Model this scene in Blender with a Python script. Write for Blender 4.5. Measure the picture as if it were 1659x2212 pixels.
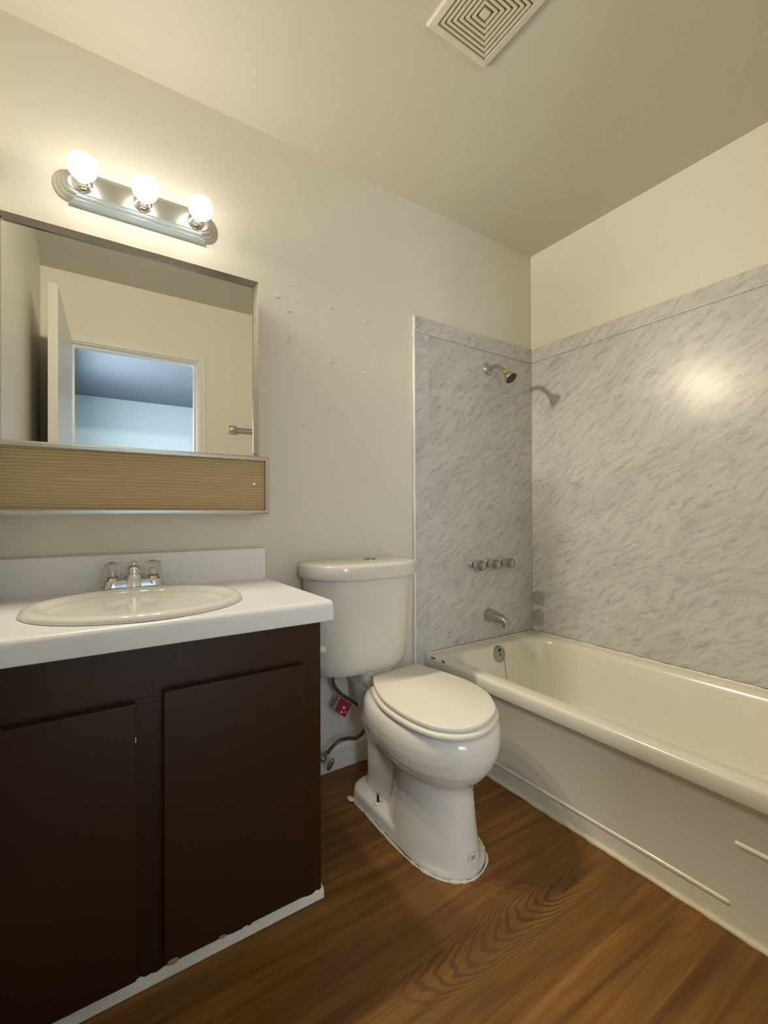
import bpy, bmesh, math, random
from mathutils import Vector, Matrix
random.seed(7)
PI = math.pi
S = bpy.context.scene
for o in list(bpy.data.objects):
    bpy.data.objects.remove(o, do_unlink=True)
COL = S.collection

# ------------------------------------------------------------------ camera
CAM = dict(f=988.86, yaw=0.5856, pitch=0.003568, roll=-0.003163, loc=(-2.0733, -1.6527, 1.0266))
def make_camera():
    cd = bpy.data.cameras.new('camera'); co = bpy.data.objects.new('camera', cd); COL.objects.link(co)
    cy, sy = math.cos(CAM['yaw']), math.sin(CAM['yaw'])
    R = Vector((cy, -sy, 0)); F = Vector((sy, cy, 0)); U = Vector((0, 0, 1))
    p, r = CAM['pitch'], CAM['roll']
    F2 = F*math.cos(p) + U*math.sin(p); U2 = -F*math.sin(p) + U*math.cos(p)
    R2 = R*math.cos(r) + U2*math.sin(r); U3 = -R*math.sin(r) + U2*math.cos(r)
    m = Matrix((R2, U3, -F2)).transposed().to_4x4(); m.translation = Vector(CAM['loc'])
    co.matrix_world = m
    cd.sensor_fit = 'HORIZONTAL'; cd.sensor_width = 36.0; cd.lens = CAM['f']*36.0/1659.0
    cd.clip_start = 0.01; cd.clip_end = 60
    S.camera = co
make_camera()

# ------------------------------------------------------------------ world, light, exposure
W = bpy.data.worlds.new('sky'); S.world = W; W.use_nodes = True
W.node_tree.nodes['Background'].inputs[0].default_value = (0.55, 0.72, 1.0, 1)
W.node_tree.nodes['Background'].inputs[1].default_value = 0.25
S.view_settings.view_transform = 'Standard'; S.view_settings.look = 'None'
S.view_settings.exposure = 0.06; S.view_settings.gamma = 1.0; S.view_settings.use_curve_mapping = False
BULB_POWER = 21.5; BULB_COLOR = (1.0, 0.885, 0.68); BULB_SMOOTH = 1.0
def window_daylight():
    l = bpy.data.lights.new('window_daylight', 'AREA'); l.shape = 'RECTANGLE'; l.size = 1.15; l.size_y = 1.2
    l.energy = 95; l.color = (0.85, 0.92, 1.0)
    o = bpy.data.objects.new('window_daylight', l); COL.objects.link(o)
    o.location = (-2.26, -3.25, 1.5); o.rotation_euler = (0, -PI/2, 0)
window_daylight()

# ------------------------------------------------------------------ helpers
def base_of(o):
    v = Vector((0, 0, 0))
    while o is not None: v += o.location; o = o.parent
    return v
def obj(name, bm, mat, parent=None, smooth=False, angle=None):
    bmesh.ops.recalc_face_normals(bm, faces=bm.faces)
    if parent is not None: bmesh.ops.translate(bm, verts=bm.verts, vec=-base_of(parent))
    me = bpy.data.meshes.new(name); bm.to_mesh(me); bm.free()
    if mat is not None:
        for m in (mat if isinstance(mat, (list, tuple)) else [mat]): me.materials.append(m)
    if smooth:
        for p in me.polygons: p.use_smooth = True
        if angle is not None: me.set_sharp_from_angle(angle=math.radians(angle))
    o = bpy.data.objects.new(name, me); COL.objects.link(o)
    if parent is not None: o.parent = parent
    return o
def thing(name, label, cat, loc=(0, 0, 0), group=None):
    o = bpy.data.objects.new(name, None); COL.objects.link(o); o.location = loc; o.empty_display_size = 0.05
    o['label'] = label; o['category'] = cat
    if group: o['group'] = group
    return o
def tag(o, label, cat, group=None, kind=None):
    o['label'] = label; o['category'] = cat
    if group: o['group'] = group
    if kind: o['kind'] = kind
    return o
def struct(name, bm, mat, label, cat, parent=None, **k):
    o = obj(name, bm, mat, parent, **k); o['kind'] = 'structure'
    if parent is None: o['label'] = label; o['category'] = cat
    return o
def BM(): return bmesh.new()
def box(bm, x0, x1, y0, y1, z0, z1, bev=0, seg=2, mi=0):
    r = bmesh.ops.create_cube(bm, size=1.0); vs = r['verts']
    for v in vs:
        v.co = Vector(((x0+x1)/2 + v.co.x*(x1-x0), (y0+y1)/2 + v.co.y*(y1-y0), (z0+z1)/2 + v.co.z*(z1-z0)))
    fs = {f for v in vs for f in v.link_faces}
    for f in fs: f.material_index = mi
    if bev:
        es = list({e for v in vs for e in v.link_edges})
        bmesh.ops.bevel(bm, geom=es, offset=bev, segments=seg, profile=0.6, affect='EDGES')
    return bm
def loft(bm, rings, cap0=True, cap1=True, closed=True):
    vr = [[bm.verts.new(p) for p in r] for r in rings]
    n = len(vr[0])
    for a, b in zip(vr, vr[1:]):
        for i in range(n if closed else n-1):
            j = (i+1) % n
            try: bm.faces.new((a[i], a[j], b[j], b[i]))
            except ValueError: pass
    if cap0: bm.faces.new(vr[0])
    if cap1: bm.faces.new(vr[-1])
    return bm
def frame_for(d):
    d = Vector(d).normalized(); a = Vector((0, 0, 1)) if abs(d.z) < 0.9 else Vector((1, 0, 0))
    u = d.cross(a).normalized(); return u, d.cross(u).normalized()
def lathe(bm, prof, origin, axis=(0, 0, 1), n=32, cap0=True, cap1=True):
    """prof: list of (radius, distance along axis)"""
    o = Vector(origin); d = Vector(axis).normalized(); u, v = frame_for(d)
    rings = [[o + d*h + (u*math.cos(2*PI*i/n) + v*math.sin(2*PI*i/n))*max(r, 1e-5) for i in range(n)] for r, h in prof]
    return loft(bm, rings, cap0, cap1)
def tube(bm, pts, rad, n=12, cap=True):
    pts = [Vector(p) for p in pts]; rs = rad if isinstance(rad, (list, tuple)) else [rad]*len(pts)
    t0 = (pts[1]-pts[0]).normalized(); u, v = frame_for(t0); rings = []
    for i, p in enumerate(pts):
        t = (pts[min(i+1, len(pts)-1)] - pts[max(i-1, 0)]).normalized()
        u = (u - t*u.dot(t)).normalized(); v = t.cross(u)
        rings.append([p + (u*math.cos(2*PI*k/n) + v*math.sin(2*PI*k/n))*rs[i] for k in range(n)])
    return loft(bm, rings, cap, cap)
def spline(pts, m=8, closed=False):
    P = [Vector(p) for p in pts]; out = []; n = len(P)
    for i in range(n if closed else n-1):
        g = (lambda k: P[k % n]) if closed else (lambda k: P[max(0, min(n-1, k))])
        a, b, c, d = g(i-1), g(i), g(i+1), g(i+2)
        for k in range(m):
            t = k/m
            out.append(0.5*((2*b) + (c-a)*t + (2*a-5*b+4*c-d)*t*t + (3*b-a-3*c+d)*t**3))
    if not closed: out.append(P[-1])
    return out
def prism(bm, poly, axis, a, b, bev=0, seg=2):
    """poly of 2-D points, extruded along axis ('x','y','z') from a to b"""
    def P(p, h):
        return {'x': Vector((h, p[0], p[1])), 'y': Vector((p[0], h, p[1])), 'z': Vector((p[0], p[1], h))}[axis]
    r0 = [bm.verts.new(P(p, a)) for p in poly]; r1 = [bm.verts.new(P(p, b)) for p in poly]
    n = len(poly); fs = []
    for i in range(n): fs.append(bm.faces.new((r0[i], r0[(i+1) % n], r1[(i+1) % n], r1[i])))
    c0 = bm.faces.new(r0); c1 = bm.faces.new(r1)
    if bev:
        es = [e for e in c1.edges]
        bmesh.ops.bevel(bm, geom=es, offset=bev, segments=seg, profile=0.5, affect='EDGES')
    return bm
def rrect(x0, x1, y0, y1, r, k=8):
    """rounded rectangle, 4*(k+1) points; r may be 4 corner radii, starting at (x1,y1) and turning left"""
    r = r if isinstance(r, (list, tuple)) else [r]*4; out = []
    for (cx, cy, a0), rr in zip(((x1, y1, 0), (x0, y1, 90), (x0, y0, 180), (x1, y0, 270)), r):
        sx = -1 if cx == x1 else 1; sy = -1 if cy == y1 else 1
        for i in range(k+1):
            a = math.radians(a0 + 90*i/k); out.append((cx + sx*rr + rr*math.cos(a), cy + sy*rr + rr*math.sin(a)))
    return out
def egg(cx, cy, hw, yf, yb, z, n=48, pb=2.0, pf=2.0, rot=0.0):
    """plan outline of a bowl: half width hw, front at yf (towards -y), back at yb"""
    out = []
    for i in range(n):
        t = 2*PI*i/n; c, s = math.cos(t), math.sin(t); p = pb if s > 0 else pf
        x = hw*math.copysign(abs(c)**(2/p), c); y = (yb-cy if s > 0 else cy-yf)*math.copysign(abs(s)**(2/p), s)
        out.append(Vector((cx + x*math.cos(rot) - y*math.sin(rot), cy + x*math.sin(rot) + y*math.cos(rot), z)))
    return out
def copy_tree(o, parent=None):
    c = o.copy(); COL.objects.link(c)
    if parent is not None: c.parent = parent
    for ch in list(o.children): copy_tree(ch, c)
    return c

# ------------------------------------------------------------------ materials
class NT:
    def __init__(s, name):
        s.m = bpy.data.materials.new(name); s.m.use_nodes = True; s.t = s.m.node_tree; s.b = s.t.nodes['Principled BSDF']
    def n(s, typ, **k):
        nd = s.t.nodes.new(typ)
        for a, v in k.items(): setattr(nd, a, v)
        return nd
    def l(s, a, b): s.t.links.new(a, b)
    def math(s, op, a, b=None, c=None):
        nd = s.n('ShaderNodeMath', operation=op)
        for i, v in enumerate((a, b, c)):
            if v is None: continue
            if isinstance(v, (int, float)): nd.inputs[i].default_value = v
            else: s.l(v, nd.inputs[i])
        return nd.outputs[0]
    def obj(s): return s.n('ShaderNodeTexCoord').outputs['Object']
    def mapping(s, vec, scale=(1, 1, 1), rot=(0, 0, 0), loc=(0, 0, 0)):
        nd = s.n('ShaderNodeMapping'); s.l(vec, nd.inputs[0])
        nd.inputs['Scale'].default_value = scale; nd.inputs['Rotation'].default_value = rot; nd.inputs['Location'].default_value = loc
        return nd.outputs[0]
    def noise(s, vec, scale, detail=3, rough=0.5, dist=0.0):
        nd = s.n('ShaderNodeTexNoise'); s.l(vec, nd.inputs['Vector'])
        nd.inputs['Scale'].default_value = scale; nd.inputs['Detail'].default_value = detail
        nd.inputs['Roughness'].default_value = rough; nd.inputs['Distortion'].default_value = dist
        return nd.outputs[0]
    def ramp(s, fac, stops):
        nd = s.n('ShaderNodeValToRGB'); s.l(fac, nd.inputs[0]); e = nd.color_ramp.elements
        while len(e) < len(stops): e.new(0.5)
        for el, (p, c) in zip(e, stops): el.position = p; el.color = (*c, 1) if len(c) == 3 else c
        return nd.outputs[0]
    def mix(s, fac, a, b, blend='MIX'):
        nd = s.n('ShaderNodeMix', data_type='RGBA', blend_type=blend)
        for i, v in ((0, fac), (6, a), (7, b)):
            if isinstance(v, (int, float)): nd.inputs[i].default_value = v
            elif isinstance(v, tuple): nd.inputs[i].default_value = (*v, 1) if len(v) == 3 else v
            else: s.l(v, nd.inputs[i])
        return nd.outputs[2]
    def bump(s, h, strength=0.2, dist=0.01):
        nd = s.n('ShaderNodeBump'); nd.inputs['Strength'].default_value = strength; nd.inputs['Distance'].default_value = dist
        s.l(h, nd.inputs['Height']); s.l(nd.outputs[0], s.b.inputs['Normal'])
    def set(s, **k):
        for a, v in k.items():
            i = s.b.inputs[a.replace('_', ' ')]
            if isinstance(v, (int, float)): i.default_value = v
            elif isinstance(v, tuple): i.default_value = (*v, 1) if len(v) == 3 and i.type == 'RGBA' else v
            else: s.l(v, i)
        return s
def plain(name, col, rough=0.4, metal=0.0, var=0.03, coat=0.0, spec=0.5):
    """a colour with a faint mottling"""
    t = NT(name); v = t.noise(t.obj(), 9.0, 3)
    lo = tuple(max(0, c*(1-var)) for c in col); hi = tuple(min(1, c*(1+var)) for c in col)
    t.set(Base_Color=t.mix(v, lo, hi), Roughness=rough, Metallic=metal, Coat_Weight=coat, Specular_IOR_Level=spec)
    return t.m
def paint(name, col, bump=0.25, scale=120, rough=0.42):
    t = NT(name); o = t.obj()
    big = t.noise(o, 2.2, 3); fine = t.noise(o, scale, 3, 0.55); mid = t.noise(o, scale*0.32, 2)
    h = t.math('ADD', t.math('MULTIPLY', fine, 0.5), t.math('MULTIPLY', mid, 0.9))
    t.set(Base_Color=t.mix(big, tuple(c*0.965 for c in col), tuple(c*1.02 for c in col)), Roughness=rough, Specular_IOR_Level=0.35)
    t.bump(h, bump, 0.004); return t.m
def marble(name, plane, shift=0.0):
    """plane 'xz' for the wall behind the taps, 'yz' for the long wall: veins climb towards the photograph's right"""
    t = NT(name); o = t.obj(); sp = t.n('ShaderNodeSeparateXYZ'); t.l(o, sp.inputs[0])
    h = sp.outputs[0] if plane == 'xz' else t.math('MULTIPLY', sp.outputs[1], -1.0)
    cb = t.n('ShaderNodeCombineXYZ'); t.l(t.math('ADD', h, shift), cb.inputs[0]); t.l(sp.outputs[2], cb.inputs[1])
    w = t.n('ShaderNodeTexNoise'); t.l(cb.outputs[0], w.inputs['Vector']); w.inputs['Scale'].default_value = 3.2; w.inputs['Detail'].default_value = 4
    wv = t.n('ShaderNodeVectorMath', operation='MULTIPLY_ADD'); t.l(w.outputs['Color'], wv.inputs[0]); wv.inputs[1].default_value = (0.13, 0.13, 0); t.l(cb.outputs[0], wv.inputs[2])
    rot = t.mapping(wv.outputs[0], rot=(0, 0, math.radians(-34)))
    s1 = t.mapping(rot, scale=(1.0, 3.7, 1)); s2 = t.mapping(rot, scale=(1.0, 2.4, 1), loc=(3.1, 1.7, 0)); s3 = t.mapping(rot, scale=(1.0, 4.5, 1), loc=(7.3, 2.9, 0))
    a = t.noise(s1, 12.5, 9, 0.70, 0.25); b = t.noise(s2, 3.4, 6, 0.6, 0.3); c = t.noise(s3, 21.0, 7, 0.66, 0.3)
    f1 = t.ramp(a, [(0.34, (0.44, 0.435, 0.43)), (0.45, (0.565, 0.56, 0.55)), (0.53, (0.62, 0.61, 0.59)), (0.72, (0.66, 0.65, 0.63))])
    f2 = t.ramp(b, [(0.32, (0.87, 0.87, 0.87)), (0.55, (1, 1, 1)), (1, (1, 1, 1))])
    f3 = t.ramp(c, [(0.27, (0.60, 0.60, 0.61)), (0.40, (1, 1, 1)), (1, (1, 1, 1))])
    col = t.mix(1.0, t.mix(1.0, f1, f2, 'MULTIPLY'), f3, 'MULTIPLY')
    t.set(Base_Color=col, Roughness=0.26, Specular_IOR_Level=0.27)
    t.bump(t.noise(o, 6, 2), 0.06, 0.01); return t.m
def wood_floor(name):
    t = NT(name); o = t.obj(); sp = t.n('ShaderNodeSeparateXYZ'); t.l(o, sp.inputs[0]); X, Y = sp.outputs[0], sp.outputs[1]
    PW = 0.185
    row = t.math('DIVIDE', t.math('ADD', Y, 1.175), PW); idx = t.math('FLOOR', row); fr = t.math('SUBTRACT', row, idx)
    rnd = t.n('ShaderNodeTexWhiteNoise', noise_dimensions='1D'); t.l(idx, rnd.inputs['W'])
    off = t.math('MULTIPLY', rnd.outputs['Value'], 7.3)
    cb = t.n('ShaderNodeCombineXYZ'); t.l(t.math('ADD', X, off), cb.inputs[0]); t.l(t.math('ADD', Y, off), cb.inputs[1])
    warp = t.noise(t.mapping(cb.outputs[0], scale=(2.6, 7, 1)), 1.0, 3)
    g1 = t.noise(t.mapping(cb.outputs[0], scale=(1.6, 26, 1)), 1.0, 6, 0.62, 0.6)
    g2 = t.noise(t.mapping(cb.outputs[0], scale=(7, 150, 1)), 1.0, 4, 0.6, 0.2)
    blot = t.noise(t.mapping(cb.outputs[0], scale=(1.5, 4.5, 1)), 1.0, 3)
    # cathedral grain: nested arcs around the middle line of a plank
    dy = t.math('SUBTRACT', Y, -0.872); dy2 = t.math('MULTIPLY', t.math('MULTIPLY', dy, dy), 62.0)
    v = t.math('ADD', t.math('SUBTRACT', X, dy2), t.math('MULTIPLY', t.math('SUBTRACT', warp, 0.5), 0.46))
    arcs = t.math('SINE', t.math('ADD', t.math('MULTIPLY', v, 120.0), t.math('MULTIPLY', g1, 2.5)))
    mx = t.math('SUBTRACT', 1.0, t.math('MINIMUM', 1.0, t.math('ABSOLUTE', t.math('DIVIDE', t.math('ADD', X, 1.20), 0.34))))
    my = t.math('SUBTRACT', 1.0, t.math('MINIMUM', 1.0, t.math('ABSOLUTE', t.math('DIVIDE', dy, 0.085))))
    mask = t.math('MINIMUM', 1.0, t.math('MULTIPLY', t.math('MULTIPLY', mx, my), 3.2))
    base = t.ramp(g1, [(0.25, (0.088, 0.035, 0.0080)), (0.43, (0.18, 0.077, 0.0155)), (0.60, (0.265, 0.122, 0.026)), (0.8, (0.34, 0.166, 0.040))])
    base = t.mix(t.ramp(blot, [(0.3, (0.55, 0.55, 0.55)), (0.62, (0, 0, 0))]), base, (0.095, 0.038, 0.013))
    base = t.mix(t.math('MULTIPLY', t.ramp(g2, [(0.35, (1, 1, 1)), (0.55, (0, 0, 0))]), 0.22), base, (0.07, 0.027, 0.009))
    arcm = t.math('MULTIPLY', t.ramp(arcs, [(0.10, (0, 0, 0)), (0.75, (1, 1, 1))]), t.math('MULTIPLY', t.math('MULTIPLY', mask, t.ramp(blot, [(0.35, (0.25, 0.25, 0.25)), (0.55, (1, 1, 1))])), 0.82))
    base = t.mix(t.math('MULTIPLY', mask, 0.3), base, (0.25, 0.12, 0.034))
    base = t.mix(arcm, base, (0.075, 0.031, 0.010))
    tint = t.math('ADD', 0.84, t.math('MULTIPLY', rnd.outputs['Value'], 0.3))
    hsv = t.n('ShaderNodeHueSaturation'); t.l(base, hsv.inputs['Color']); t.l(tint, hsv.inputs['Value'])
    # end joints every 1.2 m and long seams
    xe = t.math('FRACT', t.math('DIVIDE', t.math('ADD', X, t.math('MULTIPLY', off, 0.37)), 1.22))
    seam = t.math('MAXIMUM', t.math('LESS_THAN', fr, 0.010), t.math('LESS_THAN', xe, 0.0014))
    col = t.mix(t.math('MULTIPLY', seam, 0.25), hsv.outputs[0], (0.05, 0.022, 0.01))
    t.set(Base_Color=col, Roughness=t.math('ADD', 0.40, t.math('MULTIPLY', g1, 0.12)), Specular_IOR_Level=0.3)
    t.bump(t.math('SUBTRACT', t.math('MULTIPLY', g2, 0.5), seam), 0.12, 0.002); return t.m
def corrugated(name):
    t = NT(name); o = t.obj(); sp = t.n('ShaderNodeSeparateXYZ'); t.l(o, sp.inputs[0])
    wob = t.math('MULTIPLY', t.noise(t.mapping(o, scale=(2, 2, 12)), 1.0, 3), 0.03)
    band = t.math('SINE', t.math('MULTIPLY', t.math('ADD', sp.outputs[2], wob), 640.0))
    fib = t.noise(t.mapping(o, scale=(4, 4, 160)), 1.0, 4)
    c = t.mix(t.math('ADD', t.math('MULTIPLY', band, 0.3), t.math('ADD', t.math('MULTIPLY', fib, 0.45), 0.18)), (0.46, 0.345, 0.19), (0.62, 0.475, 0.275))
    t.set(Base_Color=c, Roughness=0.7, Specular_IOR_Level=0.2); t.bump(band, 0.5, 0.003); return t.m
def brown_paint(name):
    t = NT(name); o = t.obj(); g = t.noise(t.mapping(o, scale=(40, 40, 4)), 1.0, 4); s = t.noise(o, 3.0, 4)
    c = t.mix(s, (0.028, 0.0100, 0.0030), (0.040, 0.0148, 0.0045))
    t.set(Base_Color=c, Roughness=t.math('ADD', 0.30, t.math('MULTIPLY', g, 0.12)), Specular_IOR_Level=0.38)
    t.bump(g, 0.10, 0.003); return t.m
def brushed(name, col, rough, aniso_scale=(3, 3, 200)):
    t = NT(name); o = t.obj(); g = t.noise(t.mapping(o, scale=aniso_scale), 1.0, 3); s = t.noise(o, 25, 3)
    t.set(Base_Color=t.mix(s, tuple(c*0.82 for c in col), col), Roughness=t.math('ADD', rough, t.math('MULTIPLY', g, 0.14)), Metallic=1.0); return t.m
def braided(name):
    t = NT(name); o = t.obj(); ck = t.n('ShaderNodeTexChecker'); t.l(o, ck.inputs['Vector']); ck.inputs['Scale'].default_value = 420
    ck.inputs['Color1'].default_value = (0.17, 0.17, 0.16, 1); ck.inputs['Color2'].default_value = (0.08, 0.08, 0.078, 1)
    t.set(Base_Color=ck.outputs[0], Roughness=0.45, Metallic=0.6); return t.m
def clear(name, col, rough=0.06):
    t = NT(name); t.set(Base_Color=t.mix(t.noise(t.obj(), 40, 2), tuple(c*0.94 for c in col), col), Roughness=rough, Transmission_Weight=0.9, IOR=1.45); return t.m
def frosted_bulb(name):
    t = NT(name); nt = t.t; out = nt.nodes['Material Output']
    em = t.n('ShaderNodeEmission'); em.inputs[0].default_value = (1.0, 0.93, 0.80, 1); em.inputs[1].default_value = 24
    tr = t.n('ShaderNodeBsdfTransparent'); tr.inputs[0].default_value = (1, 1, 1, 1)
    mx = t.n('ShaderNodeMixShader'); mx.inputs[0].default_value = 0.3
    t.l(tr.outputs[0], mx.inputs[1]); t.l(em.outputs[0], mx.inputs[2]); t.l(mx.outputs[0], out.inputs['Surface']); return t.m
def mirror_mat(name):
    t = NT(name); t.set(Base_Color=t.mix(t.noise(t.obj(), 5, 2), (0.70, 0.71, 0.69), (0.73, 0.74, 0.72)), Metallic=1.0, Roughness=0.01); return t.m

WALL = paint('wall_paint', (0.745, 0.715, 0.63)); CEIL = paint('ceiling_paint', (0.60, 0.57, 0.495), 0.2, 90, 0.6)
WHITE = plain('white_trim_paint', (0.74, 0.725, 0.66), 0.35); FLOOR = wood_floor('vinyl_wood_planks')
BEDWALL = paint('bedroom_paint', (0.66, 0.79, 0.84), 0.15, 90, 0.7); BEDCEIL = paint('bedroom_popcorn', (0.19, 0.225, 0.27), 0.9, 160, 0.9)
CARPET = plain('carpet', (0.64, 0.62, 0.58), 0.95, var=0.2)
MARX = marble('marble_tap_wall', 'xz'); MARY = marble('marble_long_wall', 'yz'); MARXB = marble('marble_tap_border', 'xz', 5.3); MARYB = marble('marble_long_border', 'yz', 3.7); CAULK = plain('caulk', (0.82, 0.80, 0.73), 0.5, var=0.1)
TOILCAULK = plain('toilet_caulk', (0.70, 0.66, 0.54), 0.55, var=0.25); OLDCAULK = plain('yellowed_caulk', (0.66, 0.60, 0.42), 0.55, var=0.25)
PORC = plain('porcelain', (0.755, 0.725, 0.67), 0.17, coat=0.1); ENAMEL = plain('tub_enamel', (0.77, 0.74, 0.635), 0.22, coat=0.2)
SEATP = plain('seat_plastic', (0.84, 0.80, 0.705), 0.35); LAMI = plain('laminate', (0.85, 0.845, 0.885), 0.32)
SINKM = plain('sink_enamel', (0.79, 0.785, 0.735), 0.08, coat=0.3); BROWN = brown_paint('brown_gloss_paint')
CHROME = plain('chrome', (0.68, 0.68, 0.67), 0.10, 1.0); DULL = plain('dull_chrome', (0.52, 0.51, 0.49), 0.24, 1.0)
FRAME = plain('aluminium_frame', (0.57, 0.545, 0.50), 0.28, 1.0); NICKEL = plain('fixture_nickel', (0.62, 0.64, 0.63), 0.28, 1.0)
BUTTON = plain('button_chrome', (0.42, 0.41, 0.40), 0.25, 1.0); OVERF = plain('overflow_chrome', (0.34, 0.37, 0.34), 0.35, 0.85); DARKFRAME = plain('dark_aluminium_frame', (0.30, 0.28, 0.255), 0.25, 1.0, var=0.15); BRASS = plain('brass', (0.80, 0.62, 0.10), 0.2, 1.0); DARK = plain('dark_rubber', (0.035, 0.036, 0.03), 0.5); BLACK = plain('black_plastic', (0.012, 0.012, 0.012), 0.4)
RUST = plain('rust_stain', (0.20, 0.13, 0.06), 0.7, var=0.3); CHIPM = plain('chipped_enamel', (0.03, 0.015, 0.03), 0.7); RAW = plain('bare_particleboard', (0.36, 0.22, 0.09), 0.8, var=0.3)
ACRYL = clear('clear_acrylic', (0.96, 0.94, 0.90)); ACRYG = clear('clear_acrylic_greenish', (0.90, 0.93, 0.89), 0.16); MIRROR = mirror_mat('mirror_glass'); BULB = frosted_bulb('frosted_bulb')
CORR = corrugated('corrugated_panel'); HOSE = braided('braided_hose'); VALVE = plain('weathered_brass', (0.34, 0.30, 0.22), 0.45, 0.6, var=0.2)
RED = plain('red_tag_paper', (0.42, 0.015, 0.03), 0.5); BLUE = plain('blue_tag_ink', (0.13, 0.30, 0.42), 0.5); TAGW = plain('white_tag_ink', (0.62, 0.55, 0.55), 0.5)
VENTP = plain('vent_plastic', (0.68, 0.63, 0.51), 0.45); VENTD = plain('vent_shadow_backing', (0.10, 0.09, 0.07), 0.8); WASHER = plain('washer', (0.7, 0.68, 0.6), 0.4)

# ------------------------------------------------------------------ room shell
XL, YF, HC = -2.261, -1.77, 2.44           # left wall, front (door) wall, ceiling
DX0, DX1, DZ = -2.113, -1.425, 2.036        # door opening
struct('floor', box(BM(), XL-.1, 0.1, YF-.12, 0.1, -0.1, 0), FLOOR, 'brown wood-look vinyl plank bathroom floor', 'floor')
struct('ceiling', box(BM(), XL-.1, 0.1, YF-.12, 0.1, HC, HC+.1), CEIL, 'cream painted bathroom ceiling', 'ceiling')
def back_wall():
    bm = box(BM(), XL-.1, 0.1, 0, 0.1, 0, HC)
    # lumps of old filler, drips and nail holes painted over
    for x, z, a, b in ((-1.463, 1.843, .004, .003), (-1.452, 1.843, .007, .0045), (-1.397, 1.903, .006, .003), (-1.372, 1.858, .003, .003), (-1.235, 1.86, .004, .005),
                       (-1.067, 1.835, .006, .004), (-1.05, 1.838, .009, .002), (-1.238, 1.645, .003, .008), (-1.227, 1.639, .005, .004), (-1.077, 1.621, .004, .006),
                       (-1.356, 1.37, .004, .003), (-1.463, 1.621, .003, .004), (-1.242, 1.445, .004, .008), (-1.179, 1.44, .004, .006), (-1.41, 1.80, .008, .003)):
        m = Matrix.Translation((x, 0, z)) @ Matrix.Diagonal((a*1.25, .0038, b*1.25, 1))
        bmesh.ops.create_icosphere(bm, subdivisions=2, radius=1, matrix=m)
    for x, z, r in ((-1.413, 1.684, .0065), (-1.409, 1.702, .006)):         # little rings left by pulled anchors
        for k in range(10):
            a = 2*PI*k/10
            m = Matrix.Translation((x+r*math.cos(a), 0, z+r*math.sin(a))) @ Matrix.Diagonal((.003, .0032, .003, 1))
            bmesh.ops.create_icosphere(bm, subdivisions=1, radius=1, matrix=m)
    return bm
struct('wall_back', back_wall(), WALL, 'cream textured wall behind the vanity and toilet, with filler lumps', 'wall', smooth=True, angle=40)
struct('wall_right', box(BM(), 0, 0.1, YF, 0, 0, HC), WALL, 'cream wall above the long marble tub panel', 'wall')
struct('wall_left', box(BM(), XL-.1, XL, YF, 0, 0, HC), WALL, 'cream wall beside the vanity, seen in the mirror', 'wall')
bm = box(BM(), XL-.1, DX0-.018, YF-.12, YF, 0, HC); box(bm, DX1+.018, 0.1, YF-.12, YF, 0, HC); box(bm, DX0-.018, DX1+.018, YF-.12, YF, DZ+.018, HC)
struct('wall_front', bm, WALL, 'cream wall around the doorway, seen in the mirror', 'wall')
struct('wall_tub_end', box(BM(), -0.79, 0, YF, -1.545, 0, HC), WALL, 'wall closing the near end of the bathtub', 'wall')
bm = BM(); poly = [(0, 0), (-.012, 0), (-.012, .082), (-.008, .092), (-.004, .095), (0, .095)]
prism(bm, poly, 'x', -1.53, -0.80)
struct('baseboard_back', bm, WHITE, 'white baseboard on the wall behind the toilet', 'baseboard')
# door casing, jamb and stop round the opening
bm = BM()
for s in (1,):
    box(bm, DX1, DX1+.018, YF-.12, YF, 0, DZ); box(bm, DX0-.018, DX0, YF-.12, YF, 0, DZ); box(bm, DX0-.018, DX1+.018, YF-.12, YF, DZ, DZ+.018)
box(bm, DX1-.012, DX1, YF-.075, YF-.042, 0, DZ-.012); box(bm, DX0, DX0+.012, YF-.075, YF-.042, 0, DZ-.012); box(bm, DX0, DX1, YF-.075, YF-.042, DZ-.012, DZ)
struct('trim_1', bm, WHITE, 'cream door jamb lining the bathroom doorway', 'trim')
bm = BM(); cw = .055
box(bm, DX1+.006, DX1+cw, YF, YF+.013, 0, DZ+cw, .004); box(bm, DX0-cw, DX0-.012, YF, YF+.013, 0, DZ+cw, .004); box(bm, DX0-.012, DX1+.006, YF, YF+.013, DZ+.006, DZ+cw, .004)
struct('trim_2', bm, WHITE, 'cream door casing around the doorway in the mirror', 'trim')
# door, swung in against the left wall
ang = math.atan2(-0.037, 0.70)
def door():
    d = box(BM(), -0.036, 0, 0, 0.78, 0.012, DZ-.006, .0015)
    o = struct('door_1', d, WHITE, 'cream slab door swung open beside the left wall', 'door')
    o.location = (DX0, YF+.016, 0); o.rotation_euler = (0, 0, math.atan2(.037, .70))
    k = lathe(BM(), [(.030, 0), (.030, .006), (.012, .008), (.011, .022), (.021, .027), (.025, .036), (.022, .045), (.008, .05)], (-0.036, 0.715, 0.93), (-1, 0, 0), 20)
    h = obj('door_knob', k, DULL, smooth=True, angle=40); h.parent = o; h['kind'] = 'structure'
door()
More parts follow.
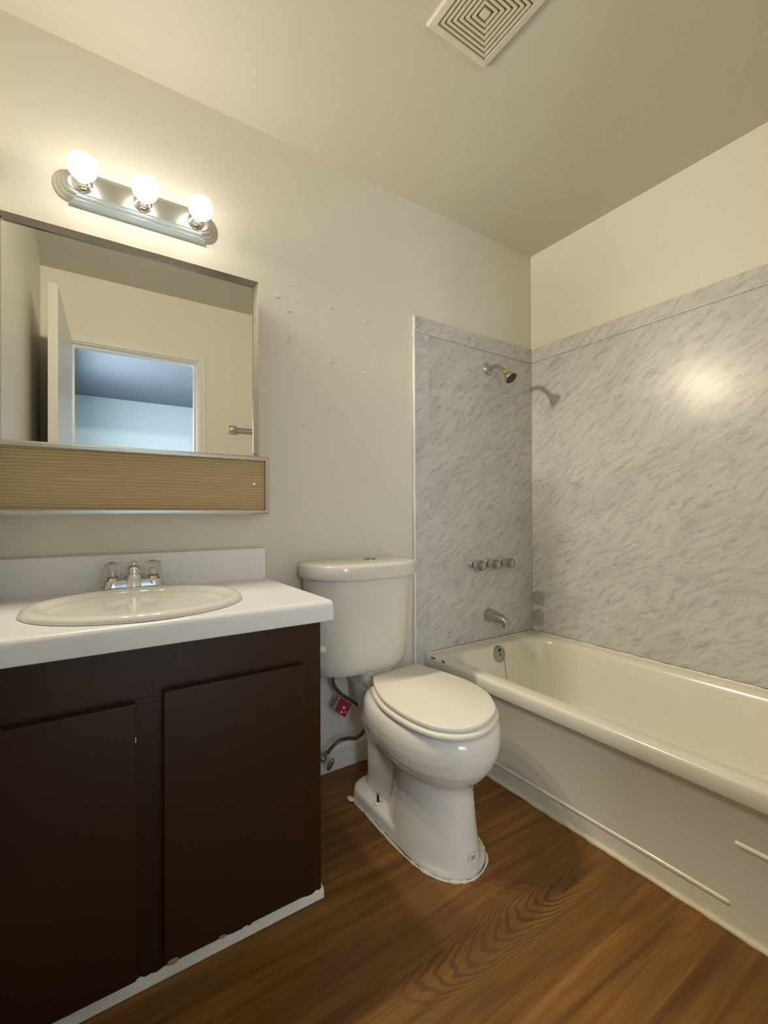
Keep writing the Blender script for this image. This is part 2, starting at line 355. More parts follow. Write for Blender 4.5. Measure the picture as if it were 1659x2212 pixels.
# the bedroom beyond the doorway
BX0, BX1, BY0, BY1 = -2.16, 1.0, -5.02, YF-.12
struct('floor_bedroom', box(BM(), BX0-.1, BX1+.1, BY0-.1, BY1-.001, -0.1, 0), CARPET, 'carpeted bedroom floor beyond the doorway', 'floor')
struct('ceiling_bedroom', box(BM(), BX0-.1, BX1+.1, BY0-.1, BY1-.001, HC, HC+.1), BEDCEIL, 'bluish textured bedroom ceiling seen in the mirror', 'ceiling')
struct('wall_bedroom_far', box(BM(), BX0-.1, BX1+.1, BY0-.1, BY0, 0, HC), BEDWALL, 'pale bedroom wall opposite the doorway, seen in the mirror', 'wall')
struct('wall_bedroom_right', box(BM(), BX1, BX1+.1, BY0, BY1-.001, 0, HC), BEDWALL, 'bedroom side wall out of sight', 'wall')
bm = BM(); wy0, wy1, wz0, wz1 = -3.87, -2.63, .9, 2.1
box(bm, BX0-.1, BX0, BY0, wy0, 0, HC); box(bm, BX0-.1, BX0, wy1, BY1-.001, 0, HC); box(bm, BX0-.1, BX0, wy0, wy1, 0, wz0); box(bm, BX0-.1, BX0, wy0, wy1, wz1, HC)
struct('wall_bedroom_left', bm, BEDWALL, 'bedroom wall with the window that lights it', 'wall')
bm = BM()
for a, b, c, d in ((wy0, wy0+.04, wz0, wz1), (wy1-.04, wy1, wz0, wz1), (wy0, wy1, wz0, wz0+.04), (wy0, wy1, wz1-.04, wz1), ((wy0+wy1)/2-.015, (wy0+wy1)/2+.015, wz0, wz1)):
    box(bm, BX0-.07, BX0-.03, a, b, c, d)
struct('window_1', bm, WHITE, 'white bedroom window frame', 'window')

# ------------------------------------------------------------------ marble tub surround
ZR = 0.386; ZS = 1.923; ZL = 1.848                     # tub rim, surround top, lower edge of its border
def surround_tap():
    t = thing('marble_tap_panel', 'grey marble panel on the wall carrying the shower head and taps', 'wall panel', (-0.41, -.003, ZR+.005))
    bm = box(BM(), -0.735, -0.0065, -.006, -.0005, ZR+.004, ZL+.006)
    obj('panel', bm, MARX, t)
    bm = box(BM(), -0.814, -0.0065, -.0112, -.0005, ZL, ZS, .0014)
    obj('border_strip', bm, MARXB, t)
    bm = box(BM(), -0.814, -0.733, -.0112, -.0005, .10, ZL-.0006, .0014)
    obj('border_strip', bm, MARXB, t)
    bm = BM(); pts = []
    for i in range(60):
        z = .10 + (ZS-.10)*i/59; pts.append((-0.8175 + .0012*random.uniform(-1, 1), -.0082, z))
    rr = [.0068*random.uniform(.8, 1.15) for _ in pts]
    tube(bm, pts, rr, 8); obj('caulk_bead', bm, CAULK, t, smooth=True)
    return t
surround_tap()
def surround_long():
    t = thing('marble_long_panel', 'grey marble panel along the length of the bathtub', 'wall panel', (-.003, -.77, ZR+.005))
    obj('panel', box(BM(), -.006, -.0005, -1.53, -.0067, ZR+.004, ZL+.006), MARY, t)
    obj('border_strip', box(BM(), -.0112, -.0005, -1.53, -.0114, ZL, ZS, .0014), MARYB, t)
surround_long()

# ------------------------------------------------------------------ bathtub
def bathtub():
    x0, x1, y0, y1 = -.765, -.0125, -1.535, -.0135
    t = thing('bathtub', 'cream enamelled alcove bathtub with apron under the marble panels', 'bathtub', (-.39, -.77, 0))
    K = 10
    def ring(a, b, c, d, r, z): return [Vector((x, y, z)) for x, y in rrect(a, b, c, d, r, K)]
    E = .0025
    rings = [ring(-.744, x1, y0, y1, [E, E, E, E], .004), ring(-.744, x1, y0, y1, E, .323), ring(-.750, x1, y0, y1, E, .329), ring(-.762, x1, y0, y1, E, .332),
             ring(x0, x1, y0, y1, E, .336), ring(x0, x1, y0, y1, [E, .006, .006, E], .372), ring(x0+.0015, x1, y0, y1, [E, .008, .008, E], .379),
             ring(x0+.0055, x1, y0, y1, [E, .012, .012, E], .384), ring(x0+.013, x1, y0, y1, [E, .016, .016, E], ZR)]
    # flat rim, then the rounded lip into the basin
    ix0, ix1, iy0, iy1 = -.695, -.075, -1.44, -.088
    def inner(g, z, r, gy=None, gfar=None):
        gy = g if gy is None else gy; gfar = g if gfar is None else gfar
        return ring(ix0+g, ix1-g, iy0+gfar, iy1-gy, r, z)
    rings += [inner(-.014, ZR-.0005, .13), inner(-.004, ZR-.004, .13), inner(.003, ZR-.012, .13), inner(.008, ZR-.026, .13), inner(.018, .32, .13, .016, .05),
              inner(.030, .24, .13, .028, .10), inner(.043, .15, .13, .045, .16), inner(.060, .095, .12, .065, .20), inner(.09, .068, .11, .10, .25), inner(.14, .060, .10, .15, .3)]
    bm = loft(BM(), rings, True, True)
    obj('tub_shell', bm, ENAMEL, t, smooth=True, angle=50)
    def bead(pts, r, name='apron_ridge', m=ENAMEL):
        n = len(pts); rs = [r*(1, .5, .9)[1 if i in (0, n-1) else 2 if i in (1, n-2) else 0] for i in range(n)]
        obj(name, tube(BM(), pts, rs, 10), m, t, smooth=True)
    bead([(-.7392, y, .066) for y in (-.03, -.033, -.037)] + [(-.7392, -.04-1.13*i/40, .066) for i in range(41)] + [(-.7392, y, .066) for y in (-1.175, -1.179, -1.182)], .0085)
    bead([(-.7392, y, .222) for y in (-1.190, -1.193, -1.197)] + [(-.7392, -1.20-.32*i/20, .222) for i in range(21)] + [(-.7392, y, .222) for y in (-1.524, -1.528, -1.531)], .0085)
    bm = BM(); pts = [(-.7455, -.02-1.51*i/70, .004+.001*random.uniform(-1, 1)) for i in range(71)]
    tube(bm, pts, [.0085*random.uniform(.75, 1.25) for _ in pts], 8); obj('floor_caulk', bm, OLDCAULK, t, smooth=True)
    bm = BM(); pts = [(-.02-.74*i/50, -.0172, ZR+.001) for i in range(51)]
    tube(bm, pts, [.003*random.uniform(.7, 1.3) for _ in pts], 8); obj('rim_caulk', bm, ENAMEL, t, smooth=True)
    bm = BM(); pts = [(-.0172, -.02-1.5*i/70, ZR+.001) for i in range(71)]
    tube(bm, pts, [.005*random.uniform(.7, 1.3) for _ in pts], 8); obj('rim_caulk', bm, ENAMEL, t, smooth=True)
    # overflow plate with its slot and screw
    oc = Vector((-.372, -.0985, .338)); ax = Vector((0, -1, .14)).normalized()
    pl = obj('overflow_plate', lathe(BM(), [(.042, 0), (.042, .003), (.039, .008), (.030, .011), (.02, .0105), (.004, .0125)], oc+Vector((0, .004, 0)), ax, 32), OVERF, t, smooth=True, angle=40)
    u, v = frame_for(ax); up = Vector((0, .14, 1)).normalized()
    bm = lathe(BM(), [(.009, 0), (.009, .002), (.006, .003)], oc + ax*.0065 + up*.021, ax, 16); obj('slot', bm, DARK, pl, smooth=True, angle=40)
    bm = lathe(BM(), [(.0045, 0), (.004, .002)], oc + ax*.0085, ax, 12); obj('screw', bm, DARK, pl, smooth=True, angle=40)
    # chips in the enamel at the front corner of the rim
    for x, y, z, a, b in ((-.7625, -.060, .3825, .007, .0045), (-.7625, -.076, .3825, .0085, .0065), (-.7605, -.128, .3845, .006, .0035), (-.7625, -.140, .3825, .009, .0055)):
        bm = BM(); m = Matrix.Translation((x, y, z)) @ Matrix.Rotation(-.85, 4, 'Y') @ Matrix.Diagonal((a*.6, b, .0022, 1))
        bmesh.ops.create_icosphere(bm, subdivisions=2, radius=1, matrix=m); obj('enamel_chip', bm, CHIPM, t, smooth=True)
    bm = tube(BM(), [(-.345, -.106, .325), (-.344, -.118, .25), (-.344, -.128, .20)], .0011, 6); obj('rust_streak', bm, RUST, t, smooth=True)
    # drain in the basin floor
    bm = lathe(BM(), [(.035, 0), (.035, .002), (.028, .004), (.02, .001)], (-.385, -.33, .0605), (0, 0, 1), 24); obj('drain', bm, DULL, t, smooth=True, angle=40)
bathtub()

# ------------------------------------------------------------------ tub fittings
def shower():
    x = -.343; t = thing('shower_head', 'small chrome shower head with dark face on a bent arm', 'shower head', (x, -.007, 1.76))
    obj('flange', lathe(BM(), [(.031, 0), (.031, .003), (.027, .008), (.017, .012), (.012, .013)], (x, -.0065, 1.76), (0, -1, 0), 28), DULL, t, smooth=True, angle=50)
    path = spline([(x, -.014, 1.76), (x, -.045, 1.764), (x, -.072, 1.758), (x, -.094, 1.742), (x, -.117, 1.720)], 6)
    obj('arm', tube(BM(), path, .0105, 16), DULL, t, smooth=True, angle=60)
    d = Vector((0.10, -.66, -.74)).normalized(); p = Vector((x, -.113, 1.723))
    obj('collar', lathe(BM(), [(.0125, 0), (.014, .004), (.0125, .010), (.014, .014), (.010, .019)], p, d, 20), BRASS, t, smooth=True, angle=50)
    p2 = p + d*.017
    h = obj('head', lathe(BM(), [(.010, 0), (.015, .004), (.017, .010), (.028, .030), (.0315, .036), (.0315, .041), (.0295, .043)], p2, d, 32), DULL, t, smooth=True, angle=50)
    obj('spray_face', lathe(BM(), [(.0285, 0), (.0285, .0025), (.024, .0035), (.01, .0025)], p2 + d*.0415, d, 32), DARK, h, smooth=True, angle=50)
shower()
def tub_handles():
    g = 'three tub valves on the marble wall'
    lab = ['clear-knobbed tub handle nearest the toilet, first in the row of three', 'middle clear-knobbed tub handle, straight above the tub spout', 'clear-knobbed tub handle nearest the corner of the two marble panels']
    first = None
    for i, x in enumerate((-.460, -.358, -.256)):
        if i == 0:
            t = thing('tub_valve', lab[0], 'tap handle', (x, -.006, .774), g)
            obj('escutcheon', lathe(BM(), [(.026, 0), (.026, .003), (.021, .010), (.016, .014), (.015, .026)], (x, -.0065, .774), (0, -1, 0), 28), CHROME, t, smooth=True, angle=50)
            obj('base_ring', lathe(BM(), [(.017, 0), (.0185, .002), (.0185, .006), (.017, .008)], (x, -.022, .774), (0, -1, 0), 24), BLACK, t, smooth=True, angle=50)
            bm = BM(); prof = [(.017, .030), (.0215, .033), (.0255, .040), (.0262, .060), (.0255, .077), (.021, .084), (.008, .086)]
            o = Vector((x, 0, .774)); n = 40; rings = []
            for r, h in prof:
                rings.append([o + Vector((math.cos(2*PI*k/n), 0, math.sin(2*PI*k/n)))*(r*(1+.018*math.cos(8*2*PI*k/n))) + Vector((0, -h, 0)) for k in range(n)])
            loft(bm, rings); kn = obj('knob', bm, ACRYG, t, smooth=True, angle=60)
            obj('stem', lathe(BM(), [(.012, .026), (.012, .045), (.016, .052), (.016, .078)], (x, 0, .774), (0, -1, 0), 16), CHROME, t, smooth=True, angle=50)
            obj('knob_cap', lathe(BM(), [(.011, .0862), (.010, .0875), (.004, .088)], (x, 0, .774), (0, -1, 0), 20), ACRYG, kn, smooth=True, angle=50)
            first = t
        else:
            t = copy_tree(first); t.location = (x, -.006, .774); t['label'] = lab[i]
tub_handles()
def spout():
    x = -.348; t = thing('tub_spout', 'chrome tub spout low on the marble wall', 'spout', (x, -.006, .51))
    secs = [(-.0065, .512, .031), (-.012, .512, .032), (-.030, .511, .031), (-.060, .510, .0275), (-.090, .507, .0235), (-.112, .503, .0205), (-.126, .498, .0190), (-.134, .490, .0165)]
    rings = [[Vector((x + r*math.cos(2*PI*k/24), y, z + r*(math.sin(2*PI*k/24)))) for k in range(24)] for y, z, r in secs]
    bm = loft(BM(), rings); obj('spout_body', bm, DULL, t, smooth=True, angle=60)
    bm = lathe(BM(), [(.0165, 0), (.0175, .012), (.017, .027), (.013, .028)], (x, -.116, .495), (0, -.12, -1), 24); obj('spout_mouth', bm, DULL, t, smooth=True, angle=50)
spout()

# ------------------------------------------------------------------ toilet
LID = [(-1.176, -.221), (-.957, -.203), (-.933, -.323), (-.919, -.454), (-.938, -.558), (-.975, -.625), (-1.021, -.676), (-1.102, -.715), (-1.173, -.716), (-1.226, -.683), (-1.258, -.624), (-1.27, -.532), (-1.261, -.42), (-1.224, -.309)]
def lid_outline(off=0.0, m=6, back=0.0):
    c = Vector((-1.09, -.46)); P = [Vector(p) for p in LID]
    side = spline([(*p, 0) for p in P[1:]] + [(*P[0], 0)], m)       # from the back corner round the front to the other back corner
    pts = [Vector((p.x, p.y)) for p in side]
    out = []
    for p in pts:
        d = (p - c); out.append(p + d.normalized()*off + Vector((0, back if p.y > -.26 else 0)))
    return out
FOOT = [(-1.262, -.30), (-1.266, -.42), (-1.266, -.54), (-1.256, -.615), (-1.230, -.675), (-1.185, -.712), (-1.145, -.718), (-1.100, -.706), (-1.064, -.678), (-1.046, -.63), (-1.040, -.56), (-1.04, -.40), (-1.045, -.24), (-1.10, -.166), (-1.20, -.166), (-1.258, -.225)]
def toilet():
    t = thing('toilet', 'white two-piece toilet with closed lid between vanity and bathtub', 'toilet', (-1.15, -.45, 0))
    bm = BM()
    # front column swelling into the bowl
    secs = [(0, -1.152, -.52, .110, -.716, -.30, 0), (.012, -1.152, -.52, .110, -.716, -.30, 0), (.05, -1.151, -.52, .105, -.708, -.35, 0), (.12, -1.147, -.52, .099, -.692, -.37, 0), (.205, -1.142, -.52, .095, -.676, -.36, 0),
            (.230, -1.138, -.51, .099, -.680, -.33, -.02), (.243, -1.132, -.50, .118, -.694, -.29, -.04), (.262, -1.124, -.49, .146, -.712, -.25, -.06), (.285, -1.118, -.48, .167, -.726, -.225, -.08), (.32, -1.110, -.475, .182, -.735, -.205, -.09),
            (.35, -1.106, -.47, .187, -.736, -.195, -.10), (.372, -1.103, -.47, .185, -.732, -.19, -.10), (.385, -1.101, -.47, .179, -.725, -.19, -.10), (.391, -1.100, -.47, .166, -.711, -.195, -.10)]
    loft(bm, [egg(cx, cy, hw, yf, yb, z, 48, 2.0 if z < .24 else 2.7, 2.0, r) for z, cx, cy, hw, yf, yb, r in secs])
    # foot plate
    def foot(z, g): return [Vector((x, y, z)) for x, y in rrect(-1.260+g, -1.044-g, -.56, -.165-g, [.075, .075, .02, .02], 8)]
    loft(bm, [foot(0, 0), foot(.030, .002), foot(.040, .005), foot(.046, .012)])
    pl = [Vector((x, y, 0)) for x, y in FOOT]; fo = spline(pl, 6, True); cc = Vector((-1.152, -.45, 0))
    loft(bm, [[p + Vector((0, 0, z)) + (cc-p).normalized()*g for p in fo] for z, g in ((0, .004), (.012, .005), (.020, .010))])
    # trapway web behind the column
    def web(z, hw, yf, yb, cx): return [Vector((x, y, z)) for x, y in rrect(cx-hw, cx+hw, yf, yb, hw*.85, 8)]
    loft(bm, [web(0, .066, -.46, -.20, -1.15), web(.10, .062, -.46, -.205, -1.15), web(.20, .062, -.44, -.20, -1.148), web(.28, .075, -.42, -.16, -1.145), web(.33, .078, -.40, -.10, -1.130), web(.375, .080, -.40, -.06, -1.118)])
    # deck that carries the tank
    def deck(z, g, cx=-1.135): return [Vector((x, y, z)) for x, y in rrect(cx-.056+g, cx+.118-g, -.36, -.035-g, [.03, .03, .05, .05], 8)]
    loft(bm, [deck(.335, .05), deck(.352, .018), deck(.37, .004), deck(.392, 0), deck(.400, .006)])
    def neck(z, g): return [Vector((x, y, z)) for x, y in rrect(-1.194+g, -1.045-g, -.185, -.05, .03, 8)]
    loft(bm, [neck(.38, 0), neck(.425, .004), neck(.436, .012)])
    b = obj('bowl', bm, PORC, t)
    md = b.modifiers.new('merge', 'REMESH'); md.mode = 'VOXEL'; md.voxel_size = .0042; md.use_smooth_shade = True
    sm = b.modifiers.new('soften', 'SMOOTH'); sm.factor = .5; sm.iterations = 9
    # seat and lid
    def slab(off, z0, z1, rnd, back=0.0):
        bmx = BM(); rings = []
        for z, g in ((z0, -rnd), (z0+rnd*.4, -rnd*.3), (z0+rnd, 0), (z1-rnd, 0), (z1-rnd*.4, -rnd*.3), (z1, -rnd)):
            rings.append([Vector((p.x, p.y, z)) for p in lid_outline(off+g, 6, back)])
        return loft(bmx, rings)
    obj('seat', slab(.010, .3965, .4130, .0055, -.018), SEATP, t, smooth=True, angle=50)
    obj('lid', slab(0.0, .4165, .4310, .0045), SEATP, t, smooth=True, angle=50)
    for x in (-1.165, -.985):
        h = lathe(BM(), [(.010, 0), (.010, .045), (.006, .048)], (x-.022, -.226, .407), (1, 0, 0), 16); obj('hinge', h, SEATP, t, smooth=True, angle=50)
    # tank: flat back, bowed front
    xc = -1.167
    def tk(z, hw, yf, yb=-.028, g=0, pw=2.25, n=28):
        out = []
        for i in range(n+1):
            a = PI*i/n; c, s = math.cos(a), math.sin(a)
            out.append(Vector((xc + (hw-g)*math.copysign(abs(c)**(2/3.2), c), yb - .06 - (abs(yf)-abs(yb)-.06-g)*abs(s)**(2/pw), z)))
        out += [Vector((xc-(hw-g)+.02, yb-.0, z)), Vector((xc+(hw-g)-.02, yb-.0, z))]
        return out
    rings = [tk(.432, .170, -.185, g=.0), tk(.436, .189, -.202), tk(.450, .199, -.212), tk(.475, .204, -.218), tk(.60, .212, -.232), tk(.71, .217, -.242), tk(.790, .222, -.250)]
    obj('tank', loft(BM(), rings), PORC, t, smooth=True, angle=40)
    rings = [tk(.7905, .226, -.262, g=.002), tk(.793, .233, -.272, -.024), tk(.799, .2355, -.275, -.022), tk(.834, .2355, -.275, -.022), tk(.840, .2335, -.273, -.0235), tk(.844, .2285, -.268, -.026), tk(.846, .220, -.258, -.030), tk(.847, .19, -.225, -.045)]
    obj('tank_lid', loft(BM(), rings), PORC, t, smooth=True, angle=50)
    bt = obj('flush_button', lathe(BM(), [(.027, 0), (.027, .003), (.024, .005)], (-1.122, -.118, .8455), (0, 0, 1), 32), BUTTON, t, smooth=True, angle=40)
    obj('button_half', box(BM(), -1.1226, -1.1214, -.140, -.096, .8502, .8510), DARK, bt)
    # floor bolt on a washer
    bo = obj('floor_bolt', tube(BM(), [(-1.234, -.345, .044), (-1.234, -.345, .078)], .0042, 12), BLACK, t, smooth=True, angle=50)
    obj('washer', lathe(BM(), [(.0155, 0), (.0155, .004), (.012, .006)], (-1.234, -.345, .0455), (0, 0, 1), 20), WASHER, bo, smooth=True, angle=50)
    obj('bolt_tip', lathe(BM(), [(.0056, 0), (.0056, .006), (.003, .008)], (-1.234, -.345, .076), (0, 0, 1), 12), DULL, bo, smooth=True, angle=50)
    # sticker near the foot of the column
    n = Vector((-.1, -.98, .1)).normalized(); c = Vector((-1.152, -.7125, .058)); rt = Vector((1, -.1, 0)).normalized(); up = Vector((.25, .12, 1)).normalized()
    def quad(w, h, d, th):
        bmx = BM(); vs = []
        for s in (0, 1):
            vs.append([c + rt*a*w + up*bq*h + n*(d+th*s) for a, bq in ((-1, -1), (1, -1), (1, 1), (-1, 1))])
        loft(bmx, vs); return bmx
    st = obj('sticker', quad(.0125, .0085, -.004, .0045), WASHER, t); obj('sticker_print', quad(.007, .0045, 0, .0008), plain('sticker_grey', (.34, .35, .36), .4), st)
    # bead of caulk along the floor line
    ln = FOOT
    p = spline([(x, y, .0025) for x, y in ln], 7, True); p.append(p[0])
    bm = BM(); tube(bm, p, [.0048*random.uniform(.5, 1.3) for _ in p], 8); obj('floor_caulk', bm, TOILCAULK, t, smooth=True)
    bm = BM(); m = Matrix.Translation((-1.268, -.215, .006)) @ Matrix.Diagonal((.011, .018, .0045, 1)); bmesh.ops.create_icosphere(bm, subdivisions=2, radius=1, matrix=m); obj('caulk_lump', bm, CAULK, t, smooth=True)
    bm = BM(); tube(bm, spline([(-1.052, -.655, .006), (-1.041, -.62, .012), (-1.043, -.58, .020), (-1.048, -.55, .03)], 5), .006, 8); obj('caulk_lump', bm, OLDCAULK, t, smooth=True)
toilet()
def supply():
    v = thing('stop_valve', 'old tarnished stop valve on the wall beside the vanity', 'valve', (-1.315, -.013, .11))
    obj('escutcheon', lathe(BM(), [(.026, 0), (.026, .003), (.012, .009)], (-1.328, -.013, .108), (0, -1, 0), 24), VALVE, v, smooth=True, angle=50)
    obj('pipe', tube(BM(), [(-1.328, -.018, .108), (-1.328, -.06, .108)], .008, 12), VALVE, v, smooth=True, angle=50)
    obj('valve_body', lathe(BM(), [(.011, -.018), (.0145, -.014), (.0145, .012), (.011, .02)], (-1.318, -.075, .108), (.45, -.8, -.3), 16), VALVE, v, smooth=True, angle=50)
    bm = BM(); rings = []
    c = Vector((-1.298, -.105, .092)); d = Vector((.45, -.8, -.35)).normalized(); uu, vv = frame_for(d)
    for r, h in ((.010, 0), (.020, .003), (.022, .008), (.020, .013), (.008, .015)):
        rings.append([c + d*h + uu*math.cos(2*PI*k/24)*r*.72*(1+.06*math.cos(6*PI*k/12)) + vv*math.sin(2*PI*k/24)*r*1.2 for k in range(24)])
    loft(bm, rings); obj('valve_handle', bm, VALVE, v, smooth=True, angle=50)
    obj('outlet', tube(BM(), [(-1.312, -.078, .112), (-1.296, -.092, .128)], .0085, 12), VALVE, v, smooth=True, angle=50)
    h = thing('supply_hose', 'grey braided hose with a red tag looping up to the toilet tank', 'hose', (-1.30, -.09, .15))
    path = spline([(-1.297, -.091, .124), (-1.279, -.10, .148), (-1.252, -.105, .165), (-1.212, -.10, .160), (-1.170, -.09, .146), (-1.128, -.08, .160), (-1.112, -.078, .20), (-1.135, -.082, .245), (-1.185, -.09, .292), (-1.235, -.09, .330), (-1.268, -.09, .372), (-1.274, -.09, .412)], 8)
    obj('braided_tube', tube(BM(), path, .0068, 12), HOSE, h, smooth=True, angle=60)
    obj('coupling_nut', lathe(BM(), [(.016, 0), (.016, .012), (.019, .014), (.019, .0215)], (-1.274, -.09, .409), (0, 0, 1), 8), BLACK, h)
    A, B, C, D = Vector((-1.258, -.097, .334)), Vector((-1.196, -.097, .287)), Vector((-1.227, -.100, .244)), Vector((-1.287, -.100, .294))
    n = (B-A).cross(D-A).normalized()
    if n.y > 0: n = -n
    def patch(u0, u1, v0, v1, d0, d1):
        q = lambda u, w: A*(1-u)*(1-w) + B*u*(1-w) + C*u*w + D*(1-u)*w
        bmx = BM(); loft(bmx, [[q(a, b) + n*d for a, b in ((u0, v0), (u1, v0), (u1, v1), (u0, v1))] for d in (d0, d1)]); return bmx
    tg = obj('red_tag', patch(0, 1, 0, 1, 0, .0012), RED, h)
    obj('tag_stripe', patch(.05, .24, .28, .98, .0012, .0016), BLUE, tg)
    for a, b, c_, d_ in ((.60, .76, .38, .58), (.60, .74, .74, .90), (.82, .90, .62, .76), (.10, .2, .06, .2)):
        obj('tag_mark', patch(a, b, c_, d_, .0012, .0016), TAGW, tg)
supply()

# ------------------------------------------------------------------ vanity
VX1, VYF, VZ = -1.537, -.533, .742
def vanity():
    t = thing('vanity_cabinet', 'dark brown painted two-door vanity cabinet under the white counter', 'cabinet', (-1.9, -.27, 0))
    bm = box(BM(), VX1-.016, VX1, VYF+.018, -.004, .012, VZ-.001); box(bm, XL+.004, XL+.02, VYF+.018, -.004, .012, VZ-.001)
    box(bm, XL+.02, VX1-.016, -.012, -.004, .012, VZ-.001); box(bm, XL+.02, VX1-.016, VYF+.018, -.012, .05, .066)
    obj('carcass', bm, BROWN, t)
    bm = BM(); zt, zb, xs0, xs1 = .615, .060, -1.990, -1.908
    box(bm, XL+.004, VX1, VYF, VYF+.018, zt, VZ-.001, .001); box(bm, XL+.004, VX1, VYF, VYF+.018, .020, zb, .001)
    box(bm, xs0, xs1, VYF, VYF+.018, zb, zt); box(bm, VX1-.075, VX1, VYF, VYF+.018, zb, zt); box(bm, XL+.004, XL+.06, VYF, VYF+.018, zb, zt)
    obj('face_frame', bm, BROWN, t)
    for x0, x1, z0, z1 in ((XL+.03, -1.976, .042, .626), (-1.922, -1.590, .044, .639)):
        d = obj('door', box(BM(), x0, x1, VYF-.023, VYF-.001, z0, z1, .002), BROWN, t)
        if x1 < -1.9:
            obj('paint_chip', box(BM(), -1.9775, -1.9755, VYF-.0235, VYF-.019, .545, .556), TAGW, d)
        else:
            for cx, w, h in ((-1.905, .013, .007), (-1.80, .010, .004)):
                bm = BM()
                bmesh.ops.create_icosphere(bm, subdivisions=2, radius=1, matrix=Matrix.Translation((cx, VYF-.0225, .0465)) @ Matrix.Diagonal((w, .0018, h, 1)))
                obj('bare_chip', bm, RAW, d, smooth=True)
    # ragged white strip of caulk along the bottom
    bm = BM(); n = 70; r0, r1 = [], []; x0, x1 = XL+.004, VX1+.006
    top = [.027 + .0035*random.uniform(-1, 1) + .004*math.sin(i*.35) for i in range(n+1)]
    rings = []
    for i in range(n+1):
        x = x0 + (x1-x0)*i/n; z = top[i]
        rings.append([Vector((x, VYF+.02, .001)), Vector((x, VYF-.006, .001)), Vector((x, VYF-.0055, z*.6)), Vector((x, VYF-.001, z)), Vector((x, VYF+.02, z))])
    loft(bm, rings); obj('toe_caulk', bm, CAULK, t, smooth=True, angle=50)
    # small peg on the cabinet's side
    obj('side_peg', lathe(BM(), [(.008, 0), (.008, .03), (.011, .034), (.011, .046), (.007, .05)], (VX1, -.46, .638), (1, 0, 0), 16), WASHER, t, smooth=True, angle=50)
    for x, z in ((-1.955, .652), (-1.964, .628), (-1.948, .629), (-1.944, .655)):
        bm = BM(); bmesh.ops.create_icosphere(bm, subdivisions=1, radius=1, matrix=Matrix.Translation((x, VYF-.0005, z)) @ Matrix.Diagonal((.003, .0015, .0015, 1)))
        obj('paint_lump', bm, BROWN, t, smooth=True)
vanity()
CZ = .795; CXR = -1.512; CYF = -.561
SX, SY, SA, SB = -1.943, -.324, .250, .221           # sink centre and half axes
def countertop():
    t = thing('countertop', 'white laminate counter with rolled front edge on the brown vanity', 'countertop', (-1.89, -.28, VZ))
    xl = XL+.003
    # top with an oval cut-out: strips between the oval and the rectangle
    bm = BM(); n = 64; a, b = SA-.02, SB-.02; ya, yb = CYF+.022, -.021
    ov, rc = [], []
    for i in range(n):
        th = 2*PI*i/n; c, s = math.cos(th), math.sin(th)
        ov.append((SX + a*c, SY + b*s))
        hx = (CXR-SX) if c > 0 else (SX-xl); hy = (yb-SY) if s > 0 else (SY-ya)
        k = min(hx/abs(c) if abs(c) > 1e-6 else 9, hy/abs(s) if abs(s) > 1e-6 else 9); rc.append((SX + k*c, SY + k*s))
    for cx, cy in ((CXR, yb), (xl, yb), (xl, ya), (CXR, ya)):       # snap the nearest point to each corner
        j = min(range(n), key=lambda i: (rc[i][0]-cx)**2 + (rc[i][1]-cy)**2); rc[j] = (cx, cy)
    z0 = CZ-.03
    loft(bm, [[Vector((*p, z0)) for p in ov], [Vector((*p, CZ)) for p in ov], [Vector((*p, CZ)) for p in rc], [Vector((*p, z0)) for p in rc], [Vector((*p, z0)) for p in ov]], False, False)
    # rolled front edge
    prof = [(ya, CZ), (CYF+.013, CZ-.001), (CYF+.006, CZ-.004), (CYF+.002, CZ-.010), (CYF, CZ-.018), (CYF, VZ+.002), (CYF+.003, VZ), (CYF+.024, VZ), (ya+.002, z0)]
    loft(bm, [[Vector((x, y, z)) for y, z in prof] for x in (xl, CXR)])
    bmesh.ops.remove_doubles(bm, verts=bm.verts, dist=1e-5)
    obj('worktop', bm, LAMI, t, smooth=True, angle=35)
    prof = [(-.003, CZ-.03), (-.003, .899), (-.007, .9035), (-.018, .9035), (-.021, .901), (-.022, .895), (-.022, CZ+.006), (-.025, CZ+.0005), (-.0225, CZ-.03)]
    bm = loft(BM(), [[Vector((x, y, z)) for y, z in prof] for x in (xl, CXR)])
    obj('backsplash', bm, LAMI, t, smooth=True, angle=35)
    prof = [(ya-.001, CZ-.0355), (ya-.001, CZ-.0005), (CYF+.010, CZ-.003), (CYF+.003, CZ-.012), (CYF+.001, CZ-.02), (CYF+.001, VZ+.001), (CYF+.022, VZ+.001)]
    bm = loft(BM(), [[Vector((x, y, z)) for y, z in prof] for x in (CXR+.0001, CXR+.0012)]); box(bm, CXR+.0001, CXR+.0012, ya, -.004, CZ-.03, CZ-.0005); box(bm, CXR+.0001, CXR+.0012, -.021, -.004, CZ-.001, .9025)
    e = obj('end_band', bm, plain('laminate_end', (.60, .58, .55), .5), t)
countertop()
